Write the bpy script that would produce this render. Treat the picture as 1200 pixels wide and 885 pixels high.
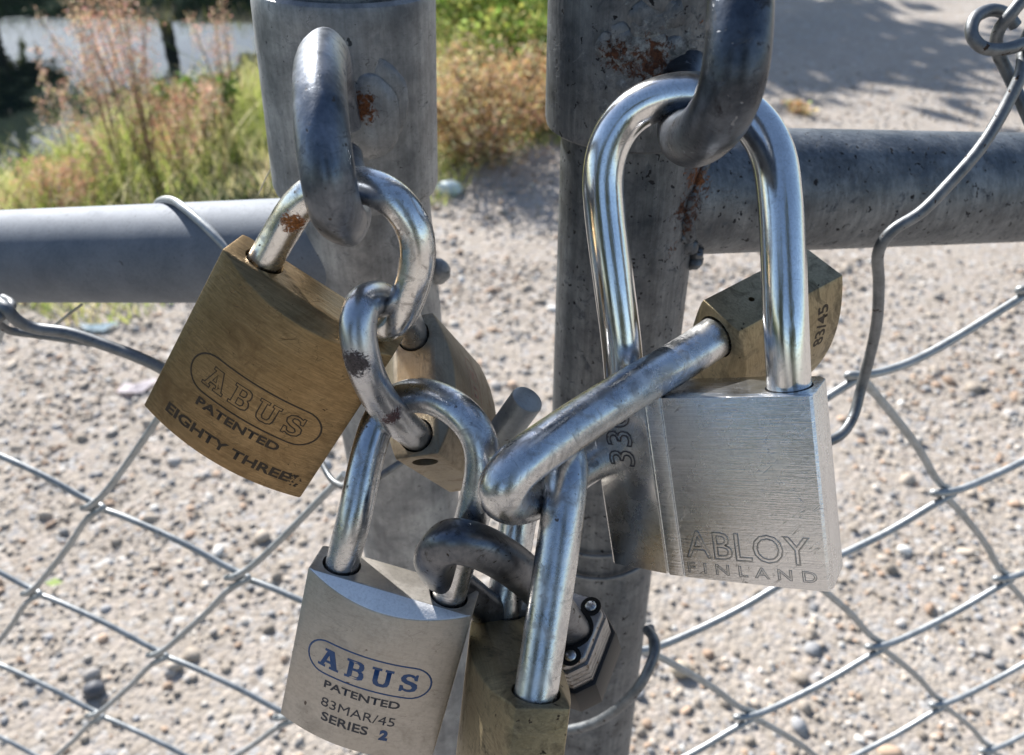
import bpy, bmesh, math, random
import numpy as np
from mathutils import Vector, Matrix

for o in list(bpy.data.objects): bpy.data.objects.remove(o)
scene = bpy.context.scene
COL = scene.collection
PI = math.pi

# ------------------------------------------------------------------ camera
F = 1039.0; CX = 600.0; CY = 442.5          # pinhole of the photograph (1200 x 885)
H = 1.15; PITCH = math.radians(34)
SP, CP = math.sin(PITCH), math.cos(PITCH)
cd = bpy.data.cameras.new('camera'); cam = bpy.data.objects.new('camera', cd); COL.objects.link(cam)
cam.location = (0, 0, H); cam.rotation_euler = (PI/2 - PITCH, 0, 0)
cd.sensor_width = 36; cd.lens = 36*F/1200
cd.clip_start = 0.01; cd.clip_end = 2000
cd.dof.use_dof = True; cd.dof.focus_distance = 0.238; cd.dof.aperture_fstop = cd.lens/1.6
scene.camera = cam

# ------------------------------------------------------------------ light
SUN_AZ = math.radians(149); SUN_EL = math.radians(34.5)
sun_dir = Vector((-math.sin(SUN_AZ)*math.cos(SUN_EL), -math.cos(SUN_AZ)*math.cos(SUN_EL), math.sin(SUN_EL)))
w = bpy.data.worlds.new('World'); scene.world = w; w.use_nodes = True
nt = w.node_tree; nt.nodes.clear()
sky = nt.nodes.new('ShaderNodeTexSky'); sky.sky_type = 'NISHITA'; sky.sun_disc = False
sky.sun_elevation = SUN_EL; sky.sun_rotation = math.atan2(sun_dir.x, sun_dir.y)
sky.air_density = 1.0; sky.dust_density = .7; sky.ozone_density = 1.0
bg = nt.nodes.new('ShaderNodeBackground'); bg.inputs['Strength'].default_value = 0.085
wo = nt.nodes.new('ShaderNodeOutputWorld')
nt.links.new(sky.outputs[0], bg.inputs[0]); nt.links.new(bg.outputs[0], wo.inputs[0])
sl = bpy.data.lights.new('sun', 'SUN'); sl.energy = 4.7; sl.angle = math.radians(0.5); sl.color = (1, .965, .915)
so = bpy.data.objects.new('sun', sl); COL.objects.link(so)
so.rotation_euler = sun_dir.to_track_quat('Z', 'Y').to_euler()
scene.view_settings.view_transform = 'Standard'; scene.view_settings.look = 'None'
scene.view_settings.exposure = 1.12; scene.view_settings.gamma = 1

# ------------------------------------------------------------------ frames
def cam2world(p):                       # p in metres: right, up, towards the viewer
    x, y, z = p
    return Vector((x, y*SP - z*CP, H + y*CP + z*SP))
CAMROT = Matrix(((1, 0, 0), (0, SP, -CP), (0, CP, SP)))
def P(px, py, d):                       # survey point: direction in the photo and distance in mm
    d = d*0.001
    return cam2world(((px-CX)/F*d, -(py-CY)/F*d, -d))
def G(px, py, z=0.0):                   # point of the ground seen in that direction
    r = P(px, py, 1000) - Vector((0, 0, H))
    return Vector((0, 0, H)) + r*((z-H)/r.z)
def M4(T):                              # 3x4 pose in camera frame (mm) -> world matrix
    R = CAMROT @ Matrix([row[:3] for row in T])
    m = R.to_4x4(); m.translation = cam2world([T[i][3]*0.001 for i in range(3)])
    return m

# ------------------------------------------------------------------ objects
def tag(o, label=None, cat=None, group=None, kind=None):
    if label: o['label'] = label
    if cat: o['category'] = cat
    if group: o['group'] = group
    if kind: o['kind'] = kind
    return o
def thing(name, label, cat, loc=None, mat=None, group=None):
    o = bpy.data.objects.new(name, None); COL.objects.link(o)
    o.matrix_world = mat if mat is not None else Matrix.Translation(loc or (0, 0, 0))
    o.empty_display_size = 0.02
    return tag(o, label, cat, group)
def link(name, me, m, parent=None, local=False, angle=35):
    if m and not me.materials: me.materials.append(m)
    me.polygons.foreach_set('use_smooth', [True]*len(me.polygons))
    if angle: me.set_sharp_from_angle(angle=math.radians(angle))
    o = bpy.data.objects.new(name, me); COL.objects.link(o)
    if parent:
        o.parent = parent
        if not local:                   # mesh given in world coordinates
            root = parent; M = Matrix()
            while root: M = root.matrix_basis @ M; root = root.parent
            me.transform(M.inverted())
    return o
def obj(name, bm, m, parent=None, local=False, angle=35):
    me = bpy.data.meshes.new(name); bm.to_mesh(me); bm.free()
    return link(name, me, m, parent, local, angle)

# ------------------------------------------------------------------ geometry helpers
def catmull(pts, n=10):
    pts = [Vector(p) for p in pts]
    q = [pts[0]*2-pts[1]] + pts + [pts[-1]*2-pts[-2]]
    out = []
    for i in range(1, len(q)-2):
        p0, p1, p2, p3 = q[i-1:i+3]
        t0 = 0; t1 = t0+max((p1-p0).length, 1e-9)**.5; t2 = t1+max((p2-p1).length, 1e-9)**.5; t3 = t2+max((p3-p2).length, 1e-9)**.5
        for k in range(n):
            t = t1+(t2-t1)*k/n
            A1 = p0*((t1-t)/(t1-t0))+p1*((t-t0)/(t1-t0)); A2 = p1*((t2-t)/(t2-t1))+p2*((t-t1)/(t2-t1)); A3 = p2*((t3-t)/(t3-t2))+p3*((t-t2)/(t3-t2))
            B1 = A1*((t2-t)/(t2-t0))+A2*((t-t0)/(t2-t0)); B2 = A2*((t3-t)/(t3-t1))+A3*((t-t1)/(t3-t1))
            out.append(B1*((t2-t)/(t2-t1))+B2*((t-t1)/(t2-t1)))
    out.append(pts[-1]); return out
def smooth_path(pts, it=6):
    pts = [p.copy() for p in pts]
    for _ in range(it):
        q = pts[:]
        for i in range(1, len(pts)-1): q[i] = (pts[i-1]+pts[i]*2+pts[i+1])/4
        pts = q
    return pts
def tube(bm, pts, r, seg=20, prof=None, closed=False, ref=None):
    """sweep a circle (or a profile: list of radius factors) along pts"""
    n = len(pts); rings = []; prev = None
    for i, p in enumerate(pts):
        t = (pts[(i+1) % n]-pts[i-1]) if closed else (pts[min(i+1, n-1)]-pts[max(i-1, 0)])
        t = t.normalized()
        if ref is not None: u = (ref - t*ref.dot(t)).normalized()
        elif prev is None:
            u = t.orthogonal().normalized()
        else: u = (prev - t*prev.dot(t)).normalized()
        prev = u; v = t.cross(u)
        rr = r[i] if hasattr(r, '__len__') else r
        rings.append([bm.verts.new(p+(u*math.cos(a)+v*math.sin(a))*rr*(prof(a) if prof else 1)) for a in [2*PI*k/seg for k in range(seg)]])
    m = n if closed else n-1
    for i in range(m):
        a, b = rings[i], rings[(i+1) % n]
        for k in range(seg): bm.faces.new((a[k], a[(k+1) % seg], b[(k+1) % seg], b[k]))
    if not closed:
        for ring, s in ((rings[0], -1), (rings[-1], 1)):
            f = bm.faces.new(ring if s > 0 else ring[::-1])
    return bm
def tube_obj(name, pts, r, m, parent=None, seg=20, n=10, sm=4, **k):
    bm = bmesh.new(); tube(bm, smooth_path(catmull(pts, n), sm), r, seg, **k)
    return obj(name, bm, m, parent, angle=50)
def lathe(bm, a, b, prof, seg=64):
    """prof: list of (t along a->b in m, radius)"""
    ax = (b-a).normalized(); u = ax.orthogonal().normalized(); v = ax.cross(u); rings = []
    for t, r in prof:
        rings.append([bm.verts.new(a+ax*t+(u*math.cos(x)+v*math.sin(x))*r) for x in [2*PI*k/seg for k in range(seg)]])
    for i in range(len(rings)-1):
        for k in range(seg): bm.faces.new((rings[i][k], rings[i][(k+1) % seg], rings[i+1][(k+1) % seg], rings[i+1][k]))
    return bm
def blob(bm, c, r, sub=2, jit=.15, scale=(1, 1, 1), rnd=random):
    res = bmesh.ops.create_icosphere(bm, subdivisions=sub, radius=1)
    for v in res['verts']:
        j = 1+rnd.uniform(-jit, jit)
        v.co = Vector((v.co.x*scale[0], v.co.y*scale[1], v.co.z*scale[2]))*r*j + c

# ------------------------------------------------------------------ materials
def N(nt, typ, **k):
    n = nt.nodes.new(typ)
    for a, b in k.items():
        if a.startswith('i_'): n.inputs[a[2:].replace('_', ' ')].default_value = b
        else: setattr(n, a, b)
    return n
def new_mat(name):
    m = bpy.data.materials.new(name); m.use_nodes = True; nt = m.node_tree
    b = nt.nodes['Principled BSDF']; return m, nt, b
def mixc(nt, fac, a, b, blend='MIX'):
    n = nt.nodes.new('ShaderNodeMix'); n.data_type = 'RGBA'; n.blend_type = blend
    for s, x in ((n.inputs[0], fac), (n.inputs[6], a), (n.inputs[7], b)):
        if hasattr(x, 'is_output'): nt.links.new(x, s)
        elif isinstance(x, (int, float)): s.default_value = x
        else: s.default_value = (*x, 1)
    return n.outputs[2]
def mapr(nt, v, a, b, c=0., d=1., smooth=False):
    n = nt.nodes.new('ShaderNodeMapRange'); n.clamp = True
    if smooth: n.interpolation_type = 'SMOOTHSTEP'
    for i, x in zip((1, 2, 3, 4), (a, b, c, d)): n.inputs[i].default_value = x
    nt.links.new(v, n.inputs[0]); return n.outputs[0]
def math_(nt, op, a, b=None):
    n = nt.nodes.new('ShaderNodeMath'); n.operation = op
    for s, x in zip(n.inputs, (a, b)):
        if x is None: continue
        if hasattr(x, 'is_output'): nt.links.new(x, s)
        else: s.default_value = x
    return n.outputs[0]
def noise(nt, vec, scale, detail=4, rough=.6, dist=0.):
    n = N(nt, 'ShaderNodeTexNoise'); n.inputs['Scale'].default_value = scale; n.inputs['Detail'].default_value = detail
    n.inputs['Roughness'].default_value = rough; n.inputs['Distortion'].default_value = dist
    nt.links.new(vec, n.inputs['Vector']); return n.outputs['Fac']
def coords(nt, kind='world'):
    if kind == 'world': return nt.nodes.new('ShaderNodeNewGeometry').outputs['Position']
    return nt.nodes.new('ShaderNodeTexCoord').outputs['Object']
def scaled(nt, vec, s):
    n = nt.nodes.new('ShaderNodeMapping'); n.inputs['Scale'].default_value = s
    nt.links.new(vec, n.inputs['Vector']); return n.outputs[0]
def metal(name, c1, c2, metallic=1., rough=(.25, .45), big=60, fine=900, kind='object', brush=None, brush_amt=.25, bump=.15,
          specks=None, stains=(), dirt=None, speck_t=.66, speck_scale=420, scratch=0., grime=None):
    """aged metal: two tones mottled, brushed lines along one local axis, pits, dirt and rust stains at given places"""
    m, nt, b = new_mat(name); v = coords(nt, kind)
    n1 = noise(nt, v, big, 5, .65); n2 = noise(nt, v, fine, 3, .6)
    col = mixc(nt, mapr(nt, n1, .35, .65), c1, c2)
    f2 = mapr(nt, n2, .3, .7, .86, 1.1)
    col = mixc(nt, 1.0, col, mixc(nt, f2, (0, 0, 0), (1, 1, 1)), 'MULTIPLY')
    hgt = math_(nt, 'MULTIPLY', n2, .5)
    ro = mapr(nt, n1, .3, .7, rough[0], rough[1])
    if brush:
        nb = noise(nt, scaled(nt, v, brush), 1, 3, .7)
        hgt = math_(nt, 'ADD', hgt, math_(nt, 'MULTIPLY', nb, 1.3))
        col = mixc(nt, math_(nt, 'MULTIPLY', mapr(nt, nb, .35, .65, 1, 0), brush_amt), col, tuple(x*.45 for x in c1))
    met = None
    if dirt:
        nd = noise(nt, v, 170, 6, .75, .6)
        fd = mapr(nt, nd, .56, .68)
        col = mixc(nt, fd, col, dirt); ro = math_(nt, 'ADD', ro, math_(nt, 'MULTIPLY', fd, .35))
    if specks:
        ns = noise(nt, v, speck_scale, 2, .5, .3)
        fs = mapr(nt, ns, speck_t, speck_t+.03)
        col = mixc(nt, fs, col, specks); ro = math_(nt, 'ADD', ro, math_(nt, 'MULTIPLY', fs, .3))
        hgt = math_(nt, 'SUBTRACT', hgt, math_(nt, 'MULTIPLY', fs, .6))
    if scratch:
        for rot, sc in (((.3, .2, .6), (260, 18, 260)), ((1.1, .4, 2.2), (330, 26, 330))):
            mp = nt.nodes.new('ShaderNodeMapping'); mp.inputs['Rotation'].default_value = rot; nt.links.new(v, mp.inputs['Vector'])
            mp2 = nt.nodes.new('ShaderNodeMapping'); mp2.inputs['Scale'].default_value = sc; nt.links.new(mp.outputs[0], mp2.inputs['Vector'])
            q = noise(nt, mp2.outputs[0], 1, 2, .5, .2)
            ln = mapr(nt, math_(nt, 'ABSOLUTE', math_(nt, 'SUBTRACT', q, .5)), .0, .007, 1, 0)
            ln = math_(nt, 'MULTIPLY', ln, mapr(nt, noise(nt, v, 190, 2), .5, .6))
            col = mixc(nt, math_(nt, 'MULTIPLY', ln, scratch), col, tuple(x*.3 for x in c1)); hgt = math_(nt, 'SUBTRACT', hgt, math_(nt, 'MULTIPLY', ln, .8))
    if grime:
        gz = noise(nt, v, grime[1], 5, .7, 1.2); gf = math_(nt, 'MULTIPLY', mapr(nt, gz, .50, .66), grime[2])
        col = mixc(nt, gf, col, grime[0]); ro = math_(nt, 'ADD', ro, math_(nt, 'MULTIPLY', gf, .25))
    tot = None
    wp = coords(nt, 'world') if stains else None
    for (pos, rad, c, thr) in stains:
        d = nt.nodes.new('ShaderNodeVectorMath'); d.operation = 'DISTANCE'
        nt.links.new(wp, d.inputs[0]); d.inputs[1].default_value = pos
        k = mapr(nt, d.outputs['Value'], rad*.35, rad, 1, 0)
        nn = mapr(nt, noise(nt, wp, 4.2/rad, 7, .75, .6), .25, .75, 0, 1)
        s = math_(nt, 'ADD', math_(nt, 'MULTIPLY', k, .5), nn)
        fs = math_(nt, 'MULTIPLY', mapr(nt, s, thr, thr+.16), mapr(nt, k, 0, .12))
        var = mixc(nt, mapr(nt, noise(nt, wp, 6/rad, 5, .8), .38, .62), tuple(x*1.25 for x in c), tuple(x*.25 for x in c))
        col = mixc(nt, fs, col, var)
        tot = fs if tot is None else math_(nt, 'MAXIMUM', tot, fs)
    nt.links.new(col, b.inputs['Base Color'])
    if tot is not None:
        ro = math_(nt, 'ADD', ro, math_(nt, 'MULTIPLY', tot, .45))
        nt.links.new(math_(nt, 'SUBTRACT', metallic, math_(nt, 'MULTIPLY', tot, metallic*.95)), b.inputs['Metallic'])
        hgt = math_(nt, 'ADD', hgt, math_(nt, 'MULTIPLY', tot, .8))
    else: b.inputs['Metallic'].default_value = metallic
    nt.links.new(math_(nt, 'MINIMUM', ro, 1.0), b.inputs['Roughness'])
    bp = N(nt, 'ShaderNodeBump'); bp.inputs['Strength'].default_value = bump; bp.inputs['Distance'].default_value = .0004
    nt.links.new(hgt, bp.inputs['Height']); nt.links.new(bp.outputs[0], b.inputs['Normal'])
    return m
def plain(name, c, rough=.6, metallic=0., spec=.5):
    m, nt, b = new_mat(name)
    v = coords(nt, 'object'); col = mixc(nt, mapr(nt, noise(nt, v, 300, 4), .3, .7), c, tuple(x*.7 for x in c))
    nt.links.new(col, b.inputs['Base Color']); b.inputs['Roughness'].default_value = rough; b.inputs['Metallic'].default_value = metallic
    return m

RUST = (.17, .062, .022); RUSTD = (.085, .032, .015)
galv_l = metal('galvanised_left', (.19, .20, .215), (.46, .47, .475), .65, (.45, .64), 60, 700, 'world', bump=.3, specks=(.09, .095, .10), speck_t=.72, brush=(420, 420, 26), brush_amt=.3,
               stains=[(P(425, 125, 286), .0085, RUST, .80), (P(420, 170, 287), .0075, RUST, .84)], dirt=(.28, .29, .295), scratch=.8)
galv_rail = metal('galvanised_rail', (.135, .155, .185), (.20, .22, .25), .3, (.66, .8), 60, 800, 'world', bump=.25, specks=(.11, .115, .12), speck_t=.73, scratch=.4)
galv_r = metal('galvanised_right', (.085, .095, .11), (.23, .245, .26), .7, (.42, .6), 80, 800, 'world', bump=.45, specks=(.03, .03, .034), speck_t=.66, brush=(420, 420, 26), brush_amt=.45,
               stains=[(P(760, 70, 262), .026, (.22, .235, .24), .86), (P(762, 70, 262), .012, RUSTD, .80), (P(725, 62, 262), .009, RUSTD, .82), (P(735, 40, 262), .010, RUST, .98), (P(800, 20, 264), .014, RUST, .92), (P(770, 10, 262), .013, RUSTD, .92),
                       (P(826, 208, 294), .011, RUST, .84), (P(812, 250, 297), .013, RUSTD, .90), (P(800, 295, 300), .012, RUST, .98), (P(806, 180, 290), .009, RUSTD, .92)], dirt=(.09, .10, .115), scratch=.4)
wire_m = metal('galvanised_wire', (.28, .30, .31), (.42, .44, .45), .5, (.38, .55), 120, 900, 'world', bump=.3, specks=(.16, .15, .14), speck_t=.70)
tie_m = metal('tie_wire_steel', (.12, .13, .14), (.24, .25, .26), .7, (.38, .6), 120, 900, 'world', bump=.3, specks=(.07, .05, .04), speck_t=.68)
chrome_a = metal('worn_chrome', (.66, .66, .66), (.78, .78, .77), 1., (.13, .30), 130, 1300, bump=.10, specks=(.14, .11, .09), speck_t=.715, speck_scale=700, scratch=.6, grime=((.16, .13, .11), 240, .55),
                 stains=[(P(344, 262, 212), .0042, (.28, .10, .02), .66), (P(462, 275, 204), .0045, (.25, .12, .05), 1.02), (P(395, 285, 218), .003, (.3, .13, .04), .95)])
chrome_j = metal('polished_chrome', (.72, .725, .73), (.84, .84, .84), 1., (.12, .23), 100, 1500, bump=.05, brush=(1500, 1500, 60), brush_amt=.14, scratch=.4)
steel_s = metal('worn_shackle_steel', (.47, .49, .52), (.68, .685, .69), 1., (.16, .36), 110, 1200, bump=.14, specks=(.12, .11, .11), speck_t=.72, speck_scale=650, scratch=.75, grime=((.20, .19, .19), 200, .6))
steel_chip = metal('chipped_shackle_steel', (.42, .44, .48), (.54, .55, .57), .95, (.2, .36), 120, 1000, bump=.1, scratch=.6,
                 stains=[(P(416, 425, 210), .0042, (.07, .055, .055), .55), (P(458, 486, 226), .0036, (.10, .05, .05), .60)])
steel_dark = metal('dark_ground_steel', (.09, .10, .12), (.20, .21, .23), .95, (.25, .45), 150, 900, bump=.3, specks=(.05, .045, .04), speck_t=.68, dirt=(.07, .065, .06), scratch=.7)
steel_link = metal('weathered_link_steel', (.12, .14, .17), (.26, .28, .32), .85, (.3, .48), 110, 900, 'world', bump=.18, brush=(500, 500, 90), brush_amt=.4, specks=(.07, .065, .065), speck_t=.70, dirt=(.10, .11, .13), scratch=.6)
steel_black = metal('blackened_link_steel', (.035, .042, .055), (.11, .125, .15), .85, (.24, .46), 110, 800, 'world', bump=.35, specks=(.24, .25, .27), speck_t=.70, dirt=(.035, .035, .04), scratch=.5)
brass_a = metal('aged_brass', (.27, .185, .092), (.38, .268, .14), .9, (.3, .48), 50, 900, brush=(110, 900, 2600), brush_amt=.55, bump=.35, specks=(.10, .065, .04), speck_t=.73, scratch=.8, grime=((.15, .095, .045), 80, .6))
brass_b = metal('dull_brass', (.27, .215, .125), (.39, .32, .20), .8, (.36, .56), 70, 900, brush=(90, 900, 1900), brush_amt=.35, bump=.25, specks=(.07, .05, .035), speck_t=.71, scratch=.6, grime=((.09, .07, .045), 110, .7))
brass_d = metal('pale_brass', (.29, .245, .18), (.39, .335, .25), .75, (.38, .56), 70, 900, brush=(90, 900, 1900), brush_amt=.25, bump=.2, specks=(.12, .09, .06), speck_t=.75, scratch=.5, grime=((.17, .12, .08), 110, .55))
nickel = metal('dull_nickel', (.42, .395, .36), (.52, .49, .45), .75, (.32, .5), 60, 900, brush=(90, 900, 1400), brush_amt=.16, bump=.16, specks=(.16, .12, .10), speck_t=.73, speck_scale=300, scratch=.4, grime=((.28, .25, .215), 70, .4))
satin_j = metal('satin_steel', (.76, .775, .80), (.86, .865, .87), 1., (.2, .32), 45, 1200, brush=(70, 900, 2600), brush_amt=.38, bump=.3, scratch=.7)
mirror_j = metal('rubbed_steel', (.72, .71, .70), (.80, .80, .79), 1., (.20, .32), 90, 1200, bump=.08, scratch=.8, grime=((.34, .31, .28), 150, .35))
lamin = metal('laminated_steel', (.22, .215, .215), (.36, .35, .345), .9, (.28, .48), 120, 900, bump=.25, specks=(.12, .08, .05), speck_t=.68, dirt=(.18, .145, .115), scratch=.7)
black_m = plain('black_rubber', (.012, .012, .014), .55)
ink_blue = plain('blue_ink', (.02, .08, .22), .5)
ink_dark = plain('dark_ink', (.03, .035, .05), .5)
engr = plain('engraving_shadow', (.045, .028, .014), .7)
engr_j = metal('engraved_edge', (.30, .31, .32), (.42, .43, .44), 1., (.2, .35))
hole_m = plain('recess_shade', (.012, .010, .008), .9)  # near-black colour painting the shade inside recesses
logo_m = plain('reddish_logo', (.42, .25, .19), .6)

# ------------------------------------------------------------------ gates
def axis_pt(X, Y, z): return Vector((X, Y, z))
def post_z(Y, py): return H - Y*math.tan(PITCH+math.atan((py-CY)/F))

# left gate leaf
XL, YL = -.0575, .317
g1 = thing('gate_leaf', 'left pipe gate leaf with short fat collar round its post and mesh below its rail', 'gate', (XL, YL, 0), group='two pipe gate leaves meeting in the middle')
top = Vector((XL-.0105, YL, 1.32)); zs1 = post_z(YL, 218); zs0 = post_z(YL-.03, 8)
low = Vector((XL+.041, YL, .04))
bm = bmesh.new(); d = (low-top).length
lathe(bm, top, low, [(0, .0), (0, .0245), (d, .0245), (d, 0)])
obj('post', bm, galv_l, g1)
bm = bmesh.new(); sa = Vector((XL+.0015, YL, zs0)); sb = Vector((XL-.001, YL, zs1)); L = (sb-sa).length
prof = [(0.0, .0262), (-.0004, .0268), (-.0006, .0285), (.0004, .0300), (.002, .0305)] + [(L*t, .0305) for t in np.linspace(.1, .9, 9)] + [(L-.003, .0305), (L-.0008, .0298), (L, .0282), (L, .0246)]
lathe(bm, sa, sb, prof, 72)
bmesh.ops.recalc_face_normals(bm, faces=bm.faces)
obj('collar', bm, galv_l, g1)
ra, rb = P(0, 301, 408), P(250, 296, 370); dr = (rb-ra).normalized()
rend = ra + dr*((XL-ra.x)/dr.x); rstart = ra - dr*.45
bm = bmesh.new(); lathe(bm, rstart, rend, [(0, .021), ((rend-rstart).length, .021), ((rend-rstart).length, .0)])
obj('rail', bm, galv_rail, g1)
rnd = random.Random(3)
def weld_bead(bm, P0, d, r, cx, cy, R, side, bead, rnd, n=84):
    """bead along the line where a rail of radius r meets a post of radius R standing at (cx, cy)"""
    u = Vector((0, 0, 1)); u = (u-d*u.dot(d)).normalized(); v = d.cross(u); pts = []
    for k in range(n):
        a = 2*PI*k/n; p = P0+(u*math.cos(a)+v*math.sin(a))*r
        A = d.x**2+d.y**2; Bq = 2*(d.x*(p.x-cx)+d.y*(p.y-cy)); Cq = (p.x-cx)**2+(p.y-cy)**2-R*R
        D = max(Bq*Bq-4*A*Cq, 0); pts.append(p+d*((-Bq+side*math.sqrt(D))/(2*A)))
    tube(bm, pts, [bead*rnd.uniform(.75, 1.35) for _ in range(n)], 10, closed=True); return pts

# lump of weld that holds the link on the collar
bm = bmesh.new()
for (px, py, r, s) in ((430, 140, .0105, (1, .22, 1.4)), (446, 120, .009, (1, .2, 1.5)), (425, 165, .007, (1, .3, 1.2)), (432, 105, .006, (1.1, .3, 1))):
    c = P(px, py, 288); c = Vector((c.x, YL-.0302*math.sqrt(max(0, 1-((c.x-XL)/.0305)**2)), c.z)); blob(bm, c, r, 3, .05, s, rnd)
obj('weld', bm, galv_l, g1)
bm = bmesh.new(); blob(bm, P(513, 318, 352), .0052, 3, .05, (1, 1, 1), rnd); obj('stop_bolt', bm, galv_l, g1)

# right gate leaf
XR, YR = .0412, .297
g2 = thing('gate_leaf', 'right pipe gate leaf with rusty weld on its post and thick rail running right', 'gate', (XR, YR, 0), group='two pipe gate leaves meeting in the middle')
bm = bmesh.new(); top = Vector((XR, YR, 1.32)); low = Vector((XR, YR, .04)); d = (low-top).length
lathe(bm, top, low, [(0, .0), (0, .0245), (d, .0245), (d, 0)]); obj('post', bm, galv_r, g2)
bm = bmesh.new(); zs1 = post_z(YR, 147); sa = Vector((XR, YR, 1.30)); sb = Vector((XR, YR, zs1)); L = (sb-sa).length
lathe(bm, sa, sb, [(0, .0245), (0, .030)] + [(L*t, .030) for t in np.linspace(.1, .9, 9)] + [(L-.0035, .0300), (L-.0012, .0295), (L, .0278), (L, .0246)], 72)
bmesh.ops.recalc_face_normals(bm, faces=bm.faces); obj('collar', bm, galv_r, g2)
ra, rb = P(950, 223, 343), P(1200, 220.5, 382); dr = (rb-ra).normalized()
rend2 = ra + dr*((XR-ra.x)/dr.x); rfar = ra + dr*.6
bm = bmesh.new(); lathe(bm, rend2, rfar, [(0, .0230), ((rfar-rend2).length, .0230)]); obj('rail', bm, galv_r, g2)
bm = bmesh.new(); pts = weld_bead(bm, rend2, dr, .0228, XR, YR, .0245, 1, .0022, rnd)
for p in pts:
    if p.z < rend2.z-.008 and rnd.random() < .8:
        blob(bm, p+Vector((rnd.uniform(-.002, .003), rnd.uniform(-.002, .002), rnd.uniform(-.004, .001))), rnd.uniform(.002, .0042), 2, .12, rnd=rnd)
obj('weld', bm, galv_r, g2)
bm = bmesh.new()
for k in range(34):
    px, py = rnd.gauss(758, 30), rnd.gauss(45, 34)
    c = P(px, py, 266); c = Vector((c.x, YR-.0298*math.sqrt(max(0, 1-((c.x-XR)/.030)**2)), c.z)); blob(bm, c, rnd.uniform(.0015, .005), 2, .15, (1, .25, 1), rnd)
obj('weld', bm, galv_r, g2)

# chain-link mesh
def lattice(obs, plane_p, plane_n):
    rows = []; tgt = []
    for (i, j), (px, py) in obs.items():
        r = P(px, py, 1000) - Vector((0, 0, H)); t = (plane_p-Vector((0, 0, H))).dot(plane_n)/r.dot(plane_n)
        rows.append([1, i, j]); tgt.append(list(Vector((0, 0, H))+r*t))
    s = np.linalg.lstsq(np.array(rows, float), np.array(tgt), rcond=None)[0]
    return [Vector(x) for x in s]
def mesh_wires(bm, o, A, B, starts, steps, r, nrm, keep, fa=.35, fb=1.1):
    """zigzag wires: alternate steps A and B between lattice nodes, hooked round each other at the nodes"""
    for s, first in starts:
        i, j = s; nodes = [(i, j)]; cur = first; kinds = []
        for k in range(steps):
            st = A if cur == 0 else B
            i += st[0]; j += st[1]; nodes.append((i, j)); kinds.append(cur); cur = 1-cur
        run = []
        def flush(run):
            if len(run) < 2: return
            pts = []
            for q, (n, side) in enumerate(run):
                pos = o[0]+o[1]*n[0]+o[2]*n[1]
                prev = o[0]+o[1]*run[q-1][0][0]+o[2]*run[q-1][0][1] if q else None
                nxt = o[0]+o[1]*run[q+1][0][0]+o[2]*run[q+1][0][1] if q < len(run)-1 else None
                if prev is not None and nxt is not None:
                    out = ((pos-prev).normalized()-(nxt-pos).normalized()).normalized()
                    a = (prev-pos); b = (nxt-pos)
                    si = 1 if side == 0 else -1; a2 = nrm.cross(a).normalized()*(fa if side == 0 else fb); b2 = nrm.cross(b).normalized()*(fb if side == 0 else fa)
                    pts += [pos+a*.36+nrm*r*.8*si+out*r*.3-a2*r*2.2, pos+a*.12+nrm*r*1.05*si+out*r*.4-a2*r*.8, pos+a*.035+nrm*r*1.0*si+out*r*2.2, pos+out*r*4.2, pos+b*.035-nrm*r*1.0*si+out*r*2.2, pos+b*.12-nrm*r*1.05*si+out*r*.4+b2*r*.8, pos+b*.36-nrm*r*.8*si+out*r*.3+b2*r*2.2]
                else: pts.append(pos)
            tube(bm, smooth_path(catmull(pts, 6), 3), r, 12)
        for q, n in enumerate(nodes):
            if keep(o[0]+o[1]*n[0]+o[2]*n[1], n): run.append((n, kinds[q-1] if q else first))
            else: flush(run); run = []
        flush(run)
rail_dir1 = (rend-rstart).normalized(); n1 = rail_dir1.cross(Vector((0, 0, 1))).normalized()
obs = {(0, 0): (114, 590), (1, 0): (286, 675), (0, 1): (27, 695), (1, 1): (194, 766), (1, 2): (112, 846), (2, 1): (329+40, 837), (1, -1): (394, 567)}
obs = {(0, 0): (114, 590), (1, 0): (286, 675), (0, 1): (27, 695), (1, 1): (194, 766), (1, 2): (112, 846), (2, 1): (329, 837), (1, -1): (394, 567)}
o1 = lattice(obs, P(125, 299, 388)+Vector((0, .004, 0)), n1)
bm = bmesh.new()
mesh_wires(bm, o1, (0, 1), (1, 0), [((k, -1-k), 0) for k in range(-9, 1)] + [((k, -k-1), 0) for k in range(1, 4)] if False else [((k, -1), 0) for k in range(-4, 3)] + [((-4, j), 1) for j in range(0, 7)], 14, .0019, n1,
           lambda p, n: p.x < XL+.02 and n[1] >= -1 and p.z > .05)
obj('wire_mesh', bm, wire_m, g1, angle=60)
rail_dir2 = (rfar-rend2).normalized(); n2 = rail_dir2.cross(Vector((0, 0, 1))).normalized()
obs = {(0, 0): (764, 758), (1, 0): (935, 685), (2, 0): (1104, 572), (0, 1): (870, 830), (1, 1): (1018, 760), (2, 1): (1190, 668), (1, 2): (1098, 832), (2, -1): (1002, 441)}
o2 = lattice(obs, P(1075, 221, 353)+Vector((0, .002, 0)), n2)
bm = bmesh.new()
mesh_wires(bm, o2, (-1, 0), (0, 1), [((k, -1), 0) for k in range(2, 8)] + [((k, -1), 1) for k in range(0, 8)] + [((6, j), 0) for j in range(0, 7)], 14, .0020, n2,
           lambda p, n: p.x > XR+.006 and p.z > .05 and n[1] >= -1, fa=1.25, fb=.6)
obj('wire_mesh', bm, wire_m, g2, angle=60)

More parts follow.
